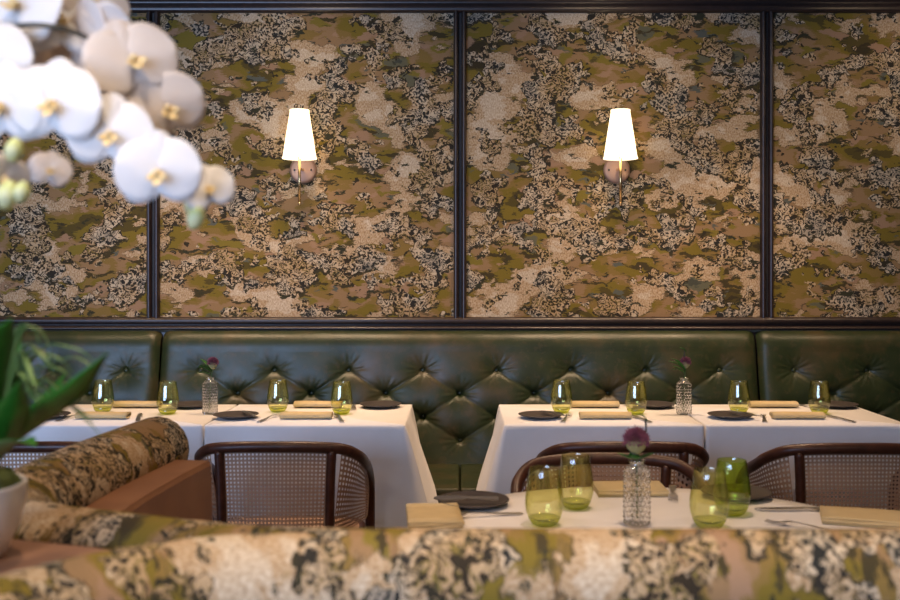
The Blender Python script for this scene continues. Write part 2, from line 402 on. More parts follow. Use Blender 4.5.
# ------------------------------------------------------------------ banquette
bq = thing('banquette', 'long green leather banquette with deep-buttoned back below the fabric wall', 'banquette', (0, 4.4, 0))
OY = 4.4
SP = .352
ROWS = [(.874, SP/2), (.766, 0), (.658, SP/2), (.550, 0)]
def back_y(z):           # reclined back plane
    return 4.665 + (z-.44)*.20
def buttons_for(x0, x1):
    B = []
    for z, o in ROWS:
        k = -14
        while k < 15:
            x = o + k*SP
            if x0+.05 < x < x1-.05: B.append((x, z))
            k += 1
    return B
def back_panel(x0, x1):
    B = np.array(buttons_for(x0, x1))
    nx = int((x1-x0)/.0075); nz = 100
    X = np.linspace(x0, x1, nx+1)
    # profile along height: straight recline then rolled top
    zs = np.linspace(.40, .965, nz+1)
    XX, ZZ = np.meshgrid(X, zs, indexing='ij')
    D = np.zeros_like(XX)
    # pillow edges
    edge = np.minimum(XX-x0, x1-XX)
    D -= .035*np.exp(-edge/.018)
    segs = []
    for i, (bx, bz) in enumerate(B):
        for j, (cx, cz) in enumerate(B):
            if cz < bz-.05 and abs(cz-bz) < .13 and abs(abs(cx-bx)-SP/2) < .02: segs.append((bx, bz, cx, cz))
    for bx, bz, cx, cz in segs:
        L = math.hypot(cx-bx, cz-bz); ux, uz = (cx-bx)/L, (cz-bz)/L
        t = (XX-bx)*ux+(ZZ-bz)*uz; e = np.abs((XX-bx)*-uz+(ZZ-bz)*ux)
        inside = (t > -.01) & (t < L+.01)
        tt = np.clip(t/L, 0, 1)
        fade = .55+.45*(2*tt-1)**2
        D -= np.where(inside, .011*fade*np.exp(-(e/.011)**1.1), 0)
    for bx, bz in B:
        dx, dz = XX-bx, ZZ-bz; r = np.sqrt(dx*dx+(dz*1.15)**2)+1e-6; th = np.arctan2(dz, dx)
        loc = r < .3
        D -= np.where(loc, .013*np.exp(-(r/.040)**1.0)+.012*np.exp(-(r/.085)**2), 0)
        pl = np.sin(th*17+1.3*np.sin(bx*37))+.6*np.sin(th*9+bx*11)
        D -= np.where(loc, .0014*pl*np.exp(-((r-.045)/.035)**2), 0)
    D += .004*np.sin(XX*7.3+1)*np.sin(ZZ*9)
    Y = np.empty_like(XX)
    for j, z in enumerate(zs): Y[:, j] = back_y(z)
    Y = Y - D - .03
    V = np.stack([XX, Y-OY, ZZ], -1).reshape(-1, 3)
    nv = nz+1
    # rolled top: extra rows
    top = []
    y_end = Y[:, -1]
    extra = 9
    Vt = np.empty((nx+1, extra, 3))
    for k in range(extra):
        a = PI*.5*(k+1)/extra
        rr = np.minimum(1, np.minimum(X-x0, x1-X)/.04); sag = (1-rr)**2*.012
        Vt[:, k, 0] = X; Vt[:, k, 1] = y_end+.060*(1-math.cos(a))-OY; Vt[:, k, 2] = .965+.094*math.sin(a)-sag
    G = np.concatenate([V.reshape(nx+1, nv, 3), Vt], 1); m = nv+extra
    idx = np.arange((nx+1)*m).reshape(nx+1, m)
    F = np.stack([idx[:-1, :-1], idx[1:, :-1], idx[1:, 1:], idx[:-1, 1:]], -1).reshape(-1, 4).tolist()
    o = mk('back_panel', G.reshape(-1, 3).tolist(), F, 'green', bq)
    prof = [(0, .008), (.006, .0075), (.011, .005), (.0135, 0), (.012, -.006)]
    bv, bf = lathe(prof, 16); me = None
    for bx, bz in B:
        i = int(np.argmin(abs(X-bx))); j = int(np.argmin(abs(zs-bz)))
        if me is None:
            b = mk('button', bv, bf, 'green', o); me = b.data
        else:
            b = bpy.data.objects.new('button', me); COL.objects.link(b); b.parent = o
        b.location = (bx, Y[i, j]-OY-.004, bz); b.rotation_euler = (PI/2-.18, 0, 0)
BXS = [(-4.24, -1.432), (-1.424, 1.412), (1.420, 4.24)]
for a, b in BXS: back_panel(a, b)
for k in range(6):
    a = -4.26+k*1.42
    V, F = box(a+.002, a+1.418, 4.12-OY, 4.70-OY, .29, .45, .012); mk('seat_cushion', V, F, 'green', bq)
V, F = box(-4.26, 4.26, 4.17-OY, 4.84-OY, 0, .288); mk('plinth', V, F, 'trim', bq, False)
V, F = box(-4.26, 4.26, 4.815-OY, 4.845-OY, .28, 1.05); mk('back_board', V, F, 'trim', bq, False)

# ------------------------------------------------------------------ wall sconces
def sconce(x, label):
    t = thing('wall_sconce', label, 'lamp', (x, WY, 1.834), group='brass wall sconces')
    v, f = lathe([(0, .014), (.05, .014), (.061, .011), (.065, .005), (.065, 0)], 40)
    bp = mk('wall_plate', v, f, 'copper', t, rot=(PI/2, 0, 0))
    for sx in (-.04, .04):
        v, f = lathe([(0, .005), (.004, .004), (.005, 0)], 10); mk('screw', v, f, 'black', bp, loc=(sx, 0, .014))
    v, f = tube(spline([(0, -.012, 0), (0, -.06, -.002), (0, -.108, -.004)], 4), .007); mk('arm', v, f, 'brass', t)
    v, f = tube([(0, -.115, -.165), (0, -.115, .06)], .0065, 14); mk('rod', v, f, 'brass', t)
    v, f = lathe([(0, -.012), (.006, -.010), (.008, -.004), (.0065, .004), (0, .006)], 14); mk('finial', v, f, 'brass', t, loc=(0, -.115, -.168))
    # tapered shade with wall thickness
    zb, zt, rb, rt = .045, .270, .080, .045
    v, f = lathe([(rb, zb), (rt, zt), (rt-.002, zt), (rb-.002, zb), (rb, zb)], 48)
    sh = mk('lamp_shade', v, f, 'shade', t, loc=(0, -.115, 0))
    for z, r in ((zb, rb), (zt, rt)):
        v, f = lathe([(r-.001, z-.003), (r+.0015, z-.003), (r+.0015, z+.004), (r-.001, z+.004)], 48)
        mk('shade_trim', v, f, 'shade', sh)
    v, f = lathe([(0, .10), (.008, .10), (.010, .115), (.018, .14), (.02, .155), (.014, .17), (0, .176)], 20); mk('bulb', v, f, 'bulb', t, loc=(0, -.115, 0))
    L = light('sconce_bulb_light', 'POINT', (x, WY-.115, 1.834+.15), 15, (1, .78, .50), shadow_soft_size=.022)
    return t
sconce(-.76, 'brass wall sconce with white cone shade, left of the two')
sconce(.76, 'brass wall sconce with white cone shade, right of the two')

# ------------------------------------------------------------------ tables with cloths
TZ = .75
def table_base(t, w, d):
    V, F = box(-w/2+.01, w/2-.01, -d/2+.01, d/2-.01, TZ-.032, TZ-.004); mk('table_top', V, F, 'bent', t, False)
    v, f = lathe([(0, 0), (.15, 0), (.16, .008), (.14, .02), (.04, .03), (.032, .05), (.03, .68), (.05, .70), (.055, .718), (0, .718)], 28); mk('pedestal', v, f, 'black', t, loc=(0, -.19, 0))
def rect_cloth(x0, x1, y0, y1, fl, frt, bk, zb, label):
    """fl/frt: flare of left/right side (0 = pressed against the neighbour)"""
    cx, cy = (x0+x1)/2, (y0+y1)/2; hx, hy = (x1-x0)/2, (y1-y0)/2
    r = .006
    per = []          # (x, y, nx, ny, corner weight)
    def side(p, q, n, cnt, c0, c1, flare):
        L = math.dist(p, q)
        for k in range(cnt):
            t = k/cnt; per.append((p[0]+(q[0]-p[0])*t, p[1]+(q[1]-p[1])*t, n, t*L, (1-t)*L, c0, c1, flare))
    LF = (-hx, -hy); RF = (hx, -hy); RB = (hx, hy); LB = (-hx, hy)
    side(LF, RF, (0, -1), 60, fl, frt, .028); side(RF, RB, (1, 0), 46, frt, frt, frt)
    side(RB, LB, (0, 1), 30, frt, fl, .004); side(LB, LF, (-1, 0), 46, fl, fl, fl)
    rows = [0, .004, .02, .05, .1, .16, .23, .30, .37, .44, .50]
    V = []; P = len(per)
    rnd = random.Random(int(x0*100)); ph = [rnd.random()*6 for _ in range(4)]
    for i, (x, y, n, sa, sb, ca, cb, flare) in enumerate(per):
        ga, gb = math.exp(-(sa/.07)**1.5)*ca, math.exp(-(sb/.07)**1.5)*cb
        back = y+cy > 4.10
        for k, dr in enumerate(rows):
            t = dr/.5
            fold = .006*math.sin(sa*21+ph[0])+.004*math.sin(sa*43+ph[1])
            if flare == 0: fold = 0
            if n[0] != 0 and flare > 0: flr = flare*(.45+1.0*min(1, max(0, (4.40-(y+cy))/.34)))
            else: flr = flare
            o = flr*(t**.9)*.85+fold*t
            # corner fold: pulls out along the diagonal
            dx = n[0]*o; dy = n[1]*o
            sgx = 1 if x > 0 else -1; sgy = 1 if y > 0 else -1
            g_ = max(ga, gb); ed = .75*g_*t**.9
            if n[0] == 0 and flare > .02: dx += sgx*ed*1.0; dy += sgy*ed*.62
            elif n[0] != 0: dx += 0 if flare == 0 else sgx*ed*.25; dy += sgy*(ed*.62 if y < 0 else .02*t)
            z = TZ-dr*(.58+.42*min(1, max(0, (4.13-(y+cy))/.16)))
            if k == 0: dx = -n[0]*.004; dy = -n[1]*.004
            V.append((x+dx, y+dy, z+(0 if k else .0035)))
    m = len(rows); F = []
    for i in range(P):
        j = (i+1) % P
        for k in range(m-1): F.append((i*m+k, i*m+k+1, j*m+k+1, j*m+k))
    c = len(V); V.append((0, 0, TZ+.0035))
    for i in range(P): F.append((i*m, ((i+1) % P)*m, c))
    o = mk('tablecloth', V, F, 'linen', loc=(cx, cy, 0))
    tag(o, label, 'tablecloth', 'white tablecloths')
TABLES = [(-1.765, -.992, 'leftmost banquette table'), (-.983, -.212, 'banquette table just left of the gap'),
          (.172, .940, 'banquette table just right of the gap'), (.949, 1.735, 'rightmost banquette table')]
TY0, TY1 = 3.85, 4.44
for i, (a, b, nm) in enumerate(TABLES):
    t = thing('dining_table', 'square pedestal table hidden under cloth, '+nm, 'table', ((a+b)/2, (TY0+TY1)/2, 0), group='tables along the banquette')
    table_base(t, b-a, TY1-TY0)
    rect_cloth(a, b, TY0, TY1, (.10 if i in (0, 2) else .0), (.10 if i in (1, 3) else .0), 0, .25, 'white linen cloth draped over the '+nm)
# round table
RC, RR = (.44, 2.185), .578
rt = thing('round_table', 'round pedestal table in front, hidden under white cloth', 'table', (RC[0], RC[1], 0))
v, f = lathe([(0, TZ-.03), (RR-.015, TZ-.03), (RR-.008, TZ-.018), (RR-.015, TZ-.005), (0, TZ-.005)], 64); mk('table_top', v, f, 'bent', rt)
v, f = lathe([(0, 0), (.27, 0), (.28, .01), (.25, .025), (.05, .04), (.045, .70), (.1, .718), (0, .718)], 32); mk('pedestal', v, f, 'black', rt)
def rcl(u, v):
    a = 2*PI*u
    if v < .5: r = RR*v*2-.001; z = TZ+.0035
    else:
        t = (v-.5)*2; r = RR+.003+t*(.012+.012*math.sin(a*11)+.008*math.sin(a*17+1)); z = TZ-.001-.16*t
        if t < .05: r = RR; z = TZ+.002
    return (r*math.cos(a), r*math.sin(a), z)
v, f = sheet(rcl, 160, 16, True)
o = mk('tablecloth', v, f, 'linen', loc=(RC[0], RC[1], 0)); tag(o, 'white linen cloth draped over the round table in front', 'tablecloth', 'white tablecloths')

# ------------------------------------------------------------------ bentwood cane chairs
def cane_mesh(fn, wu, wv, pitch=.0132):
    nu, nv = max(2, int(wu/pitch)), max(2, int(wv/pitch))
    V, F = [], []
    idx = {}
    def vert(u, v):
        key = (round(u*4*nu), round(v*4*nv))
        if key not in idx: idx[key] = len(V); V.append(fn(u, v))
        return idx[key]
    h = .30
    for i in range(nu):
        for j in range(nv):
            u0, v0 = i/nu, j/nv
            A = [vert(u0+a/nu, v0+b/nv) for a, b in ((0, 0), (.5, 0), (1, 0), (1, .5), (1, 1), (.5, 1), (0, 1), (0, .5))]
            c = []
            for a, b in ((.5-h*.7, .5-h*.7), (.5, .5-h), (.5+h*.7, .5-h*.7), (.5+h, .5), (.5+h*.7, .5+h*.7), (.5, .5+h), (.5-h*.7, .5+h*.7), (.5-h, .5)):
                c.append(len(V)); V.append(fn(u0+a/nu, v0+b/nv))
            for k in range(8):
                k2 = (k+1) % 8; F.append((A[k], A[k2], c[k2], c[k]))
    return V, F
def rail_pt(s):
    """hoop of the chair, s in -1..1 : plan and height"""
    return None
HOOP = [(-.290, .155, .30), (-.292, .150, .50), (-.292, .125, .585), (-.292, .05, .640), (-.292, -.06, .682), (-.278, -.145, .722), (-.225, -.205, .755), (-.12, -.232, .766),
        (0, -.240, .768)]
HOOP = HOOP+[(-x, y, z) for x, y, z in HOOP[-2::-1]]
HP = spline(HOOP, 8)
def hoop_at(x, side):
    """point of the hoop: for the back use x in -.2..+.2"""
    best = min(HP, key=lambda p: abs(p.x-x)+(10 if p.y > -.1 else 0)); return best
def make_chair():
    t = thing('cane_chair', '', 'chair')
    v, f = tube([( -.292, .170, 0), (-.291, .16, .15), (-.290, .155, .30)], .0165, 12); mk('leg', v, f, 'bent', t)
    v, f = tube([( .292, .170, 0), (.291, .16, .15), (.290, .155, .30)], .0165, 12); mk('leg', v, f, 'bent', t)
    v, f = tube(HP, .0185, 14); mk('top_rail', v, f, 'bent', t)
    for s in (-1, 1):
        v, f = tube(spline([(s*.206, -.30, 0), (s*.190, -.235, .25), (s*.186, -.212, .45), (s*.188, -.214, .62), (s*.194, -.217, .752)], 6), .0165, 12); mk('leg', v, f, 'bent', t)
    # seat: rounded trapezoid ring + cane/upholstered pad
    def seat_r(a):
        c, s = math.cos(a), math.sin(a); p = 4
        k = (abs(c)**p+abs(s)**p)**(-1/p); return (.275*c*k, -.035+.19*s*k)
    v, f = sheet(lambda u, w: (lambda q: ((q[0]*1), q[1], .425+.02*math.sin(2*PI*w)) if False else (q[0]*(1+.05*math.cos(2*PI*w)), (q[1]+.035)*(1+.07*math.cos(2*PI*w))-.035, .43+.016*math.sin(2*PI*w)))(seat_r(2*PI*u)), 48, 10, True)
    mk('seat_ring', v, f, 'bent', t)
    v, f = sheet(lambda u, w: (lambda q: (q[0]*w, (q[1]+.035)*w-.035, .438+.012*(1-w**4)))(seat_r(2*PI*u)), 48, 8, True)
    mk('seat', v, f, 'cane', t)
    # back cane between the rear posts
    def backf(u, v):
        x = -.190+.38*u; tp = hoop_at(x, 0)
        z = .455+(tp.z-.02-.455)*v
        return (x*(.93+.07*v), tp.y+.012-.004*v, z)
    v, f = cane_mesh(backf, .38, .30); mk('cane_back', v, f, 'cane', t)
    for s in (-1, 1):
        side = [p for p in HP if p.x*s > .2 and p.y > -.205]
        side.sort(key=lambda p: p.y)
        side = [p for p in side if p.z > .5]
        def at(u):
            k = u*(len(side)-1); i = min(int(k), len(side)-2); fr = k-i
            return side[i].lerp(side[i+1], fr)
        def sidef(u, v):
            p = at(u*.96); zt = p.z-.018
            b = Vector((s*(.195+.09*min(1, u*1.3)), -.205+(.36)*u, .455))
            q = b.lerp(Vector((p.x, p.y, zt)), v); return tuple(q)
        v, f = cane_mesh(sidef, .34, .22); mk('cane_side', v, f, 'cane', t)
    v, f = tube([(-.19, -.215, .452), (0, -.232, .452), (.19, -.215, .452)], .010, 8); mk('lower_rail', v, f, 'bent', t)
    v, f = tube([(-.286, .15, .18), (-.196, -.245, .19)], .008, 8); mk('stretcher', v, f, 'bent', t)
    v, f = tube([(.286, .15, .18), (.196, -.245, .19)], .008, 8); mk('stretcher', v, f, 'bent', t)
    return t
ch0 = make_chair()
for i, (x, y, rz, lb) in enumerate([(-.612, 3.53, 0, 'bentwood cane armchair at the table left of the gap, beside the tan leather cushion'),
                                    (.556, 3.53, 0, 'bentwood cane armchair at the table right of the gap, behind the round table'),
                                    (1.30, 3.50, 0, 'bentwood cane armchair at the rightmost banquette table'),
                                    (-1.375, 3.53, 0, 'bentwood cane armchair at the leftmost table, mostly hidden by the plant'),
                                    (.445, 2.852, PI, 'bentwood cane armchair drawn up to the far side of the round table')]):
    c = ch0 if i == 0 else copy_tree(ch0)
    c.location = (x, y, 0); c.rotation_euler = (0, 0, rz); c.scale = (.965, 1, 1); tag(c, lb, 'chair', 'bentwood cane chairs')

# ------------------------------------------------------------------ tableware prototypes
CT = TZ+.0045     # cloth top
def make_glass(mat, basemat):
    t = thing('tumbler', '', 'glass')
    out = [(.0, .0), (.022, .0), (.030, .004), (.038, .018), (.0435, .036), (.0452, .050), (.0445, .066), (.0415, .090), (.0375, .115), (.0352, .132)]
    inn = [(.0340, .1325), (.0362, .115), (.0402, .090), (.0432, .066), (.0438, .050), (.0418, .036), (.0355, .020), (.022, .011), (0, .009)]
    v, f = lathe(out[3:]+[(.0346, .1333)]+inn[:-2], 40); mk('bowl', v, f, mat, t)
    v, f = lathe([(0, 0), (.022, 0), (.030, .004), (.038, .018), (.0355, .020), (.022, .012), (0, .010)], 40); mk('base', v, f, basemat, t)
    return t
gl0 = make_glass('glass', 'gbase'); gl1 = make_glass('glass2', 'gbase')
used = {}
def place(proto, loc, rz, label, cat_, group):
    o = proto if proto.name not in used else copy_tree(proto)
    used[proto.name] = 1
    o.location = loc; o.rotation_euler = (0, 0, rz); return tag(o, label, cat_, group)
def place_mesh(name, me, loc, rz, label, cat_, group, rx=0):
    o = bpy.data.objects.new(name, me); COL.objects.link(o); o.location = loc; o.rotation_euler = (rx, 0, rz); return tag(o, label, cat_, group)
def mesh_only(name, vf, mat, smooth=True):
    o = mk(name, vf[0], vf[1], mat, None, smooth); me = o.data; bpy.data.objects.remove(o); return me
plate_me = mesh_only('bread_plate', lathe([(0, 0), (.055, 0), (.058, .002), (.088, .013), (.091, .0145), (.0905, .0165), (.086, .0155), (.058, .006), (0, .005)], 48), 'plate')
def strip_solid(prof, thick):     # prof: (y, halfwidth, z)
    V, F = [], []
    for y, h, z in prof: V += [(-h, y, z), (h, y, z), (h, y, z+thick), (-h, y, z+thick)]
    for i in range(len(prof)-1):
        a, b = i*4, i*4+4
        for k in range(4): F.append((a+k, a+(k+1) % 4, b+(k+1) % 4, b+k))
    F += [(3, 2, 1, 0), tuple(len(V)-4+k for k in range(4))]
    return V, F
fork_v = cat(strip_solid([(-.10, .008, .001), (-.09, .010, .001), (-.05, .007, .003), (0, .0035, .008), (.035, .003, .010), (.045, .010, .009), (.055, .0125, .006), (.062, .0125, .004)], .0022),
             *[move(strip_solid([(.060, .0017, .004), (.08, .0015, .003), (.098, .0008, .006)], .0018), (sx, 0, 0)) for sx in (-.0105, -.0035, .0035, .0105)])
fork_me = mesh_only('fork', fork_v, 'steel', False)
knife_me = mesh_only('knife', strip_solid([(-.11, .007, .001), (-.10, .010, .001), (-.03, .007, .003), (-.01, .005, .004), (0, .009, .003), (.06, .011, .002), (.09, .009, .002), (.11, .002, .002)], .004), 'steel', False)
butter_me = mesh_only('butter_knife', strip_solid([(-.085, .005, .001), (-.08, .0075, .001), (-.02, .005, .002), (-.005, .004, .003), (0, .0065, .002), (.05, .009, .001), (.07, .007, .001), (.078, .002, .001)], .003), 'steel', False)
def ribbon(path2, L, th, jitter=.0):
    """cloth band: cross-section path (y,z) extruded along x by L with thickness"""
    P = [Vector((0, y, z)) for y, z in path2]; n = len(P); V, F = [], []
    xs = [-L/2, -L/4, 0, L/4, L/2]
    for x in xs:
        for i in range(n):
            t = (P[min(i+1, n-1)]-P[max(i-1, 0)]); t.normalize(); nn = Vector((0, -t.z, t.y))*th/2
            w_ = jitter*math.sin(x*31+i*.3)
            V.append((x, P[i].y+nn.y, P[i].z+nn.z+w_)); V.append((x, P[i].y-nn.y, P[i].z-nn.z+w_))
    m = 2*n
    for a in range(len(xs)-1):
        for i in range(n-1):
            F.append((a*m+2*i, (a+1)*m+2*i, (a+1)*m+2*i+2, a*m+2*i+2)); F.append((a*m+2*i+1, a*m+2*i+3, (a+1)*m+2*i+3, (a+1)*m+2*i+1))
        F.append((a*m, a*m+1, (a+1)*m+1, (a+1)*m)); F.append((a*m+2*n-2, (a+1)*m+2*n-2, (a+1)*m+2*n-1, a*m+2*n-1))
    for a in (0, len(xs)-1):
        for i in range(n-1): F.append((a*m+2*i, a*m+2*i+2, a*m+2*i+3, a*m+2*i+1))
    return V, F
sp = []
for k in range(46):           # flattened spiral: a rolled napkin
    a = -PI/2-2*PI*2.4*k/45; s = 1-.62*k/45
    sp.append((.036*s*math.cos(a), .0145+.0125*s*math.sin(a)*.98))
roll_me = mesh_only('rolled_napkin', ribbon(sp, .205, .0036, .0006), 'napkin')
def serp(wd, n):
    path = []; h = .0042
    for i in range(n):
        y0, y1 = (-wd/2, wd/2) if i % 2 == 0 else (wd/2, -wd/2)
        ks = 6
        for k in range(ks+1): path.append((y0+(y1-y0)*k/ks, .0022+i*h+.0006*math.sin(k)))
        if i < n-1:
            s = 1 if y1 > 0 else -1
            path.append((y1+s*.0022, .0022+(i+.5)*h))
    return path
fold_me = mesh_only('folded_napkin', ribbon(serp(.125, 4), .185, .0034, .0008), 'napkin')
SETS = [  # table phrase, centre z etc: measured positions (x, y)
    ('leftmost banquette table', dict(pf=(-1.665, 4.03), nf=(-1.43, 4.01), gf=[(-1.50, 4.20), (-1.21, 4.14)], nb=(-1.40, 4.34), pb=(-1.165, 4.345), fk=(-1.562, 4.02), kn=(-1.29, 4.02))),
    ('banquette table just left of the gap', dict(pf=(-.903, 4.03), nf=(-.615, 4.01), gf=[(-.765, 4.20), (-.49, 4.14)], nb=(-.615, 4.34), pb=(-.345, 4.345), fk=(-.762, 4.00), kn=(-.487, 4.01))),
    ('banquette table just right of the gap', dict(pf=(.326, 4.03), nf=(.582, 4.01), gf=[(.424, 4.18), (.729, 4.14)], nb=(.585, 4.34), pb=(.842, 4.345), fk=(.425, 4.00), kn=(.715, 4.00))),
    ('rightmost banquette table', dict(pf=(1.09, 4.03), nf=(1.352, 4.01), gf=[(1.163, 4.17), (1.495, 4.16)], nb=(1.357, 4.34), pb=(1.635, 4.345), fk=(1.215, 4.00), kn=(1.51, 4.00)))]
for nm, s in SETS:
    place_mesh('bread_plate', plate_me, (*s['pf'], CT), 0, 'charcoal bread plate at the near left of the '+nm, 'plate', 'charcoal bread plates')
    place_mesh('butter_knife', butter_me, (s['pf'][0]+.05, s['pf'][1], CT+.0165), .5, 'butter knife lying on the near plate of the '+nm, 'knife', 'butter knives')
    place_mesh('bread_plate', plate_me, (*s['pb'], CT), 0, 'charcoal bread plate at the far right of the '+nm, 'plate', 'charcoal bread plates')
    place_mesh('napkin', roll_me, (*s['nf'], CT), random.uniform(-.02, .02), 'rolled straw-coloured napkin at the near edge of the '+nm, 'napkin', 'straw napkins')
    place_mesh('napkin', roll_me, (*s['nb'], CT), random.uniform(-.03, .03), 'rolled straw-coloured napkin at the far edge of the '+nm, 'napkin', 'straw napkins')
    place(gl0, (*s['gf'][0], CT), 0, 'olive-tinted tumbler, left one on the '+nm, 'glass', 'olive tumblers')
    place(gl0, (*s['gf'][1], CT), 1, 'olive-tinted tumbler, right one on the '+nm, 'glass', 'olive tumblers')
    place_mesh('fork', fork_me, (*s['fk'], CT), -.25, 'steel fork left of the near napkin on the '+nm, 'fork', 'steel forks')
    place_mesh('knife', knife_me, (*s['kn'], CT), .25, 'steel knife right of the near napkin on the '+nm, 'knife', 'steel knives')
    place_mesh('fork', fork_me, (s['nb'][0]+.155, s['nb'][1]-.02, CT), PI+.1, 'steel fork beside the far napkin on the '+nm, 'fork', 'steel forks')
R_ = 'round table'
place_mesh('bread_plate', plate_me, (.034, 2.535, CT), 0, 'charcoal bread plate at the left of the round table, knife across it', 'plate', 'charcoal bread plates')
_bk = place_mesh('butter_knife', butter_me, (.012, 2.515, CT+.0195), PI/2-.04, 'butter knife resting across the left plate of the round table', 'knife', 'butter knives')
_bk.rotation_euler[1] = -.4
place_mesh('fork', fork_me, (.055, 2.415, CT), PI/2+.25, 'steel fork below the left plate on the round table', 'fork', 'steel forks')
place_mesh('napkin', fold_me, (-.062, 2.395, CT), PI/2+.08, 'flat folded straw napkin at the left of the round table', 'napkin', 'straw napkins')
place_mesh('napkin', fold_me, (.455, 2.685, CT), .02, 'flat folded straw napkin at the far side of the round table', 'napkin', 'straw napkins')
place_mesh('napkin', fold_me, (.955, 2.375, CT), -.30, 'flat folded straw napkin at the right of the round table', 'napkin', 'straw napkins')
place(gl0, (.197, 2.335, CT), .3, 'pale olive tumbler at the front left of the round table', 'glass', 'olive tumblers')
place(gl0, (.289, 2.50, CT), .5, 'olive tumbler behind the front left one on the round table', 'glass', 'olive tumblers')
place(gl0, (.577, 2.315, CT), .8, 'pale olive tumbler at the front right of the round table', 'glass', 'olive tumblers')
place(gl1, (.662, 2.435, CT), .2, 'deeper green tumbler behind the front right one on the round table', 'glass', 'olive tumblers')
place_mesh('bread_plate', plate_me, (.725, 2.625, CT), 0, 'charcoal bread plate at the right of the round table, behind the green tumbler', 'plate', 'charcoal bread plates')
place_mesh('fork', fork_me, (.565, 2.655, CT), PI-.2, 'steel fork right of the far napkin on the round table', 'fork', 'steel forks')
place_mesh('knife', knife_me, (.84, 2.475, CT), PI/2, 'steel knife pointing left beside the right napkin on the round table', 'knife', 'steel knives')
place_mesh('fork', fork_me, (.80, 2.30, CT), PI/2-.6, 'steel fork near the right napkin on the round table', 'fork', 'steel forks')

# bud vases with thistles
def make_vase():
    t = thing('bud_vase', '', 'vase')
    n, rows = 16, 11; V, F = [], []
    # diamond-cut body: alternating raised vertices
    for j in range(rows+1):
        z = .002+.128*j/rows
        for i in range(n):
            a = 2*PI*(i+.5*(j % 2))/n; r = .0295 if 0 < j < rows else .0275
            V.append((r*math.cos(a), r*math.sin(a), z))
    cen = []
    for j in range(rows):
        for i in range(n):
            a0 = j*n+i; a1 = j*n+(i+1) % n
            if j % 2 == 0: b0 = (j+1)*n+i; bm1 = (j+1)*n+(i-1) % n; F.append((a0, a1, b0)); F.append((a0, b0, bm1))
            else: b0 = (j+1)*n+i; b1 = (j+1)*n+(i+1) % n; F.append((a0, b1, b0)); F.append((a0, a1, b1))
    F.append(tuple(range(n-1, -1, -1)))
    # push edge mid structure: pyramid facets
    V2, F2 = list(V), []
    for q in F[:-1]:
        c = np.mean([V[k] for k in q], 0); rr = math.hypot(c[0], c[1]); s = 1+.0034/rr
        k = len(V2); V2.append((c[0]*s, c[1]*s, c[2]))
        for e in range(3): F2.append((q[e], q[(e+1) % 3], k))
    F2.append(F[-1])
    F2.append(tuple(rows*n+k for k in range(n)))
    mk('body', V2, F2, 'cut', t, False)
    v, f = lathe([(.0275, .130), (.024, .137), (.017, .141), (.0165, .146), (.020, .150), (.0195, .152), (.0155, .149), (.015, .141), (.018, .136)], 32); mk('neck', v, f, 'crystal', t)
    return t
vs0 = make_vase()
def leaf_blade(path, width, mat, name, parent, fold=.15, n=10, tip=1.0):
    P = spline(path, n); m = len(P); V, F = [], []
    for i, p in enumerate(P):
        t = (P[min(i+1, m-1)]-P[max(i-1, 0)]).normalized()
        side = t.cross(Vector((0, 0, 1)));
        if side.length < .05: side = Vector((1, 0, 0))
        side.normalize(); up = side.cross(t)
        s = i/(m-1); wv = width*max(.02, math.sin(PI*min(1, (.08+.92*s)))**.65)*(1 if s < .6 else (1-((s-.6)/.4)**2*tip*.9))
        for k in (-1, -.5, 0, .5, 1): V.append(tuple(p+side*(wv*k*.5)+up*(abs(k)*wv*fold)))
    for i in range(m-1):
        for k in range(4): F.append((i*5+k, i*5+k+1, i*5+6+k, i*5+5+k))
    nf = len(V)
    V += [(x, y, z-.0008) for x, y, z in V]          # underside: leaves have thickness
    F += [tuple(nf+k for k in q[::-1]) for q in F]
    for i in range(m-1):
        F.append((i*5, i*5+5, nf+i*5+5, nf+i*5)); F.append((i*5+4, nf+i*5+4, nf+i*5+9, i*5+9))
    return mk(name, V, F, mat, parent)
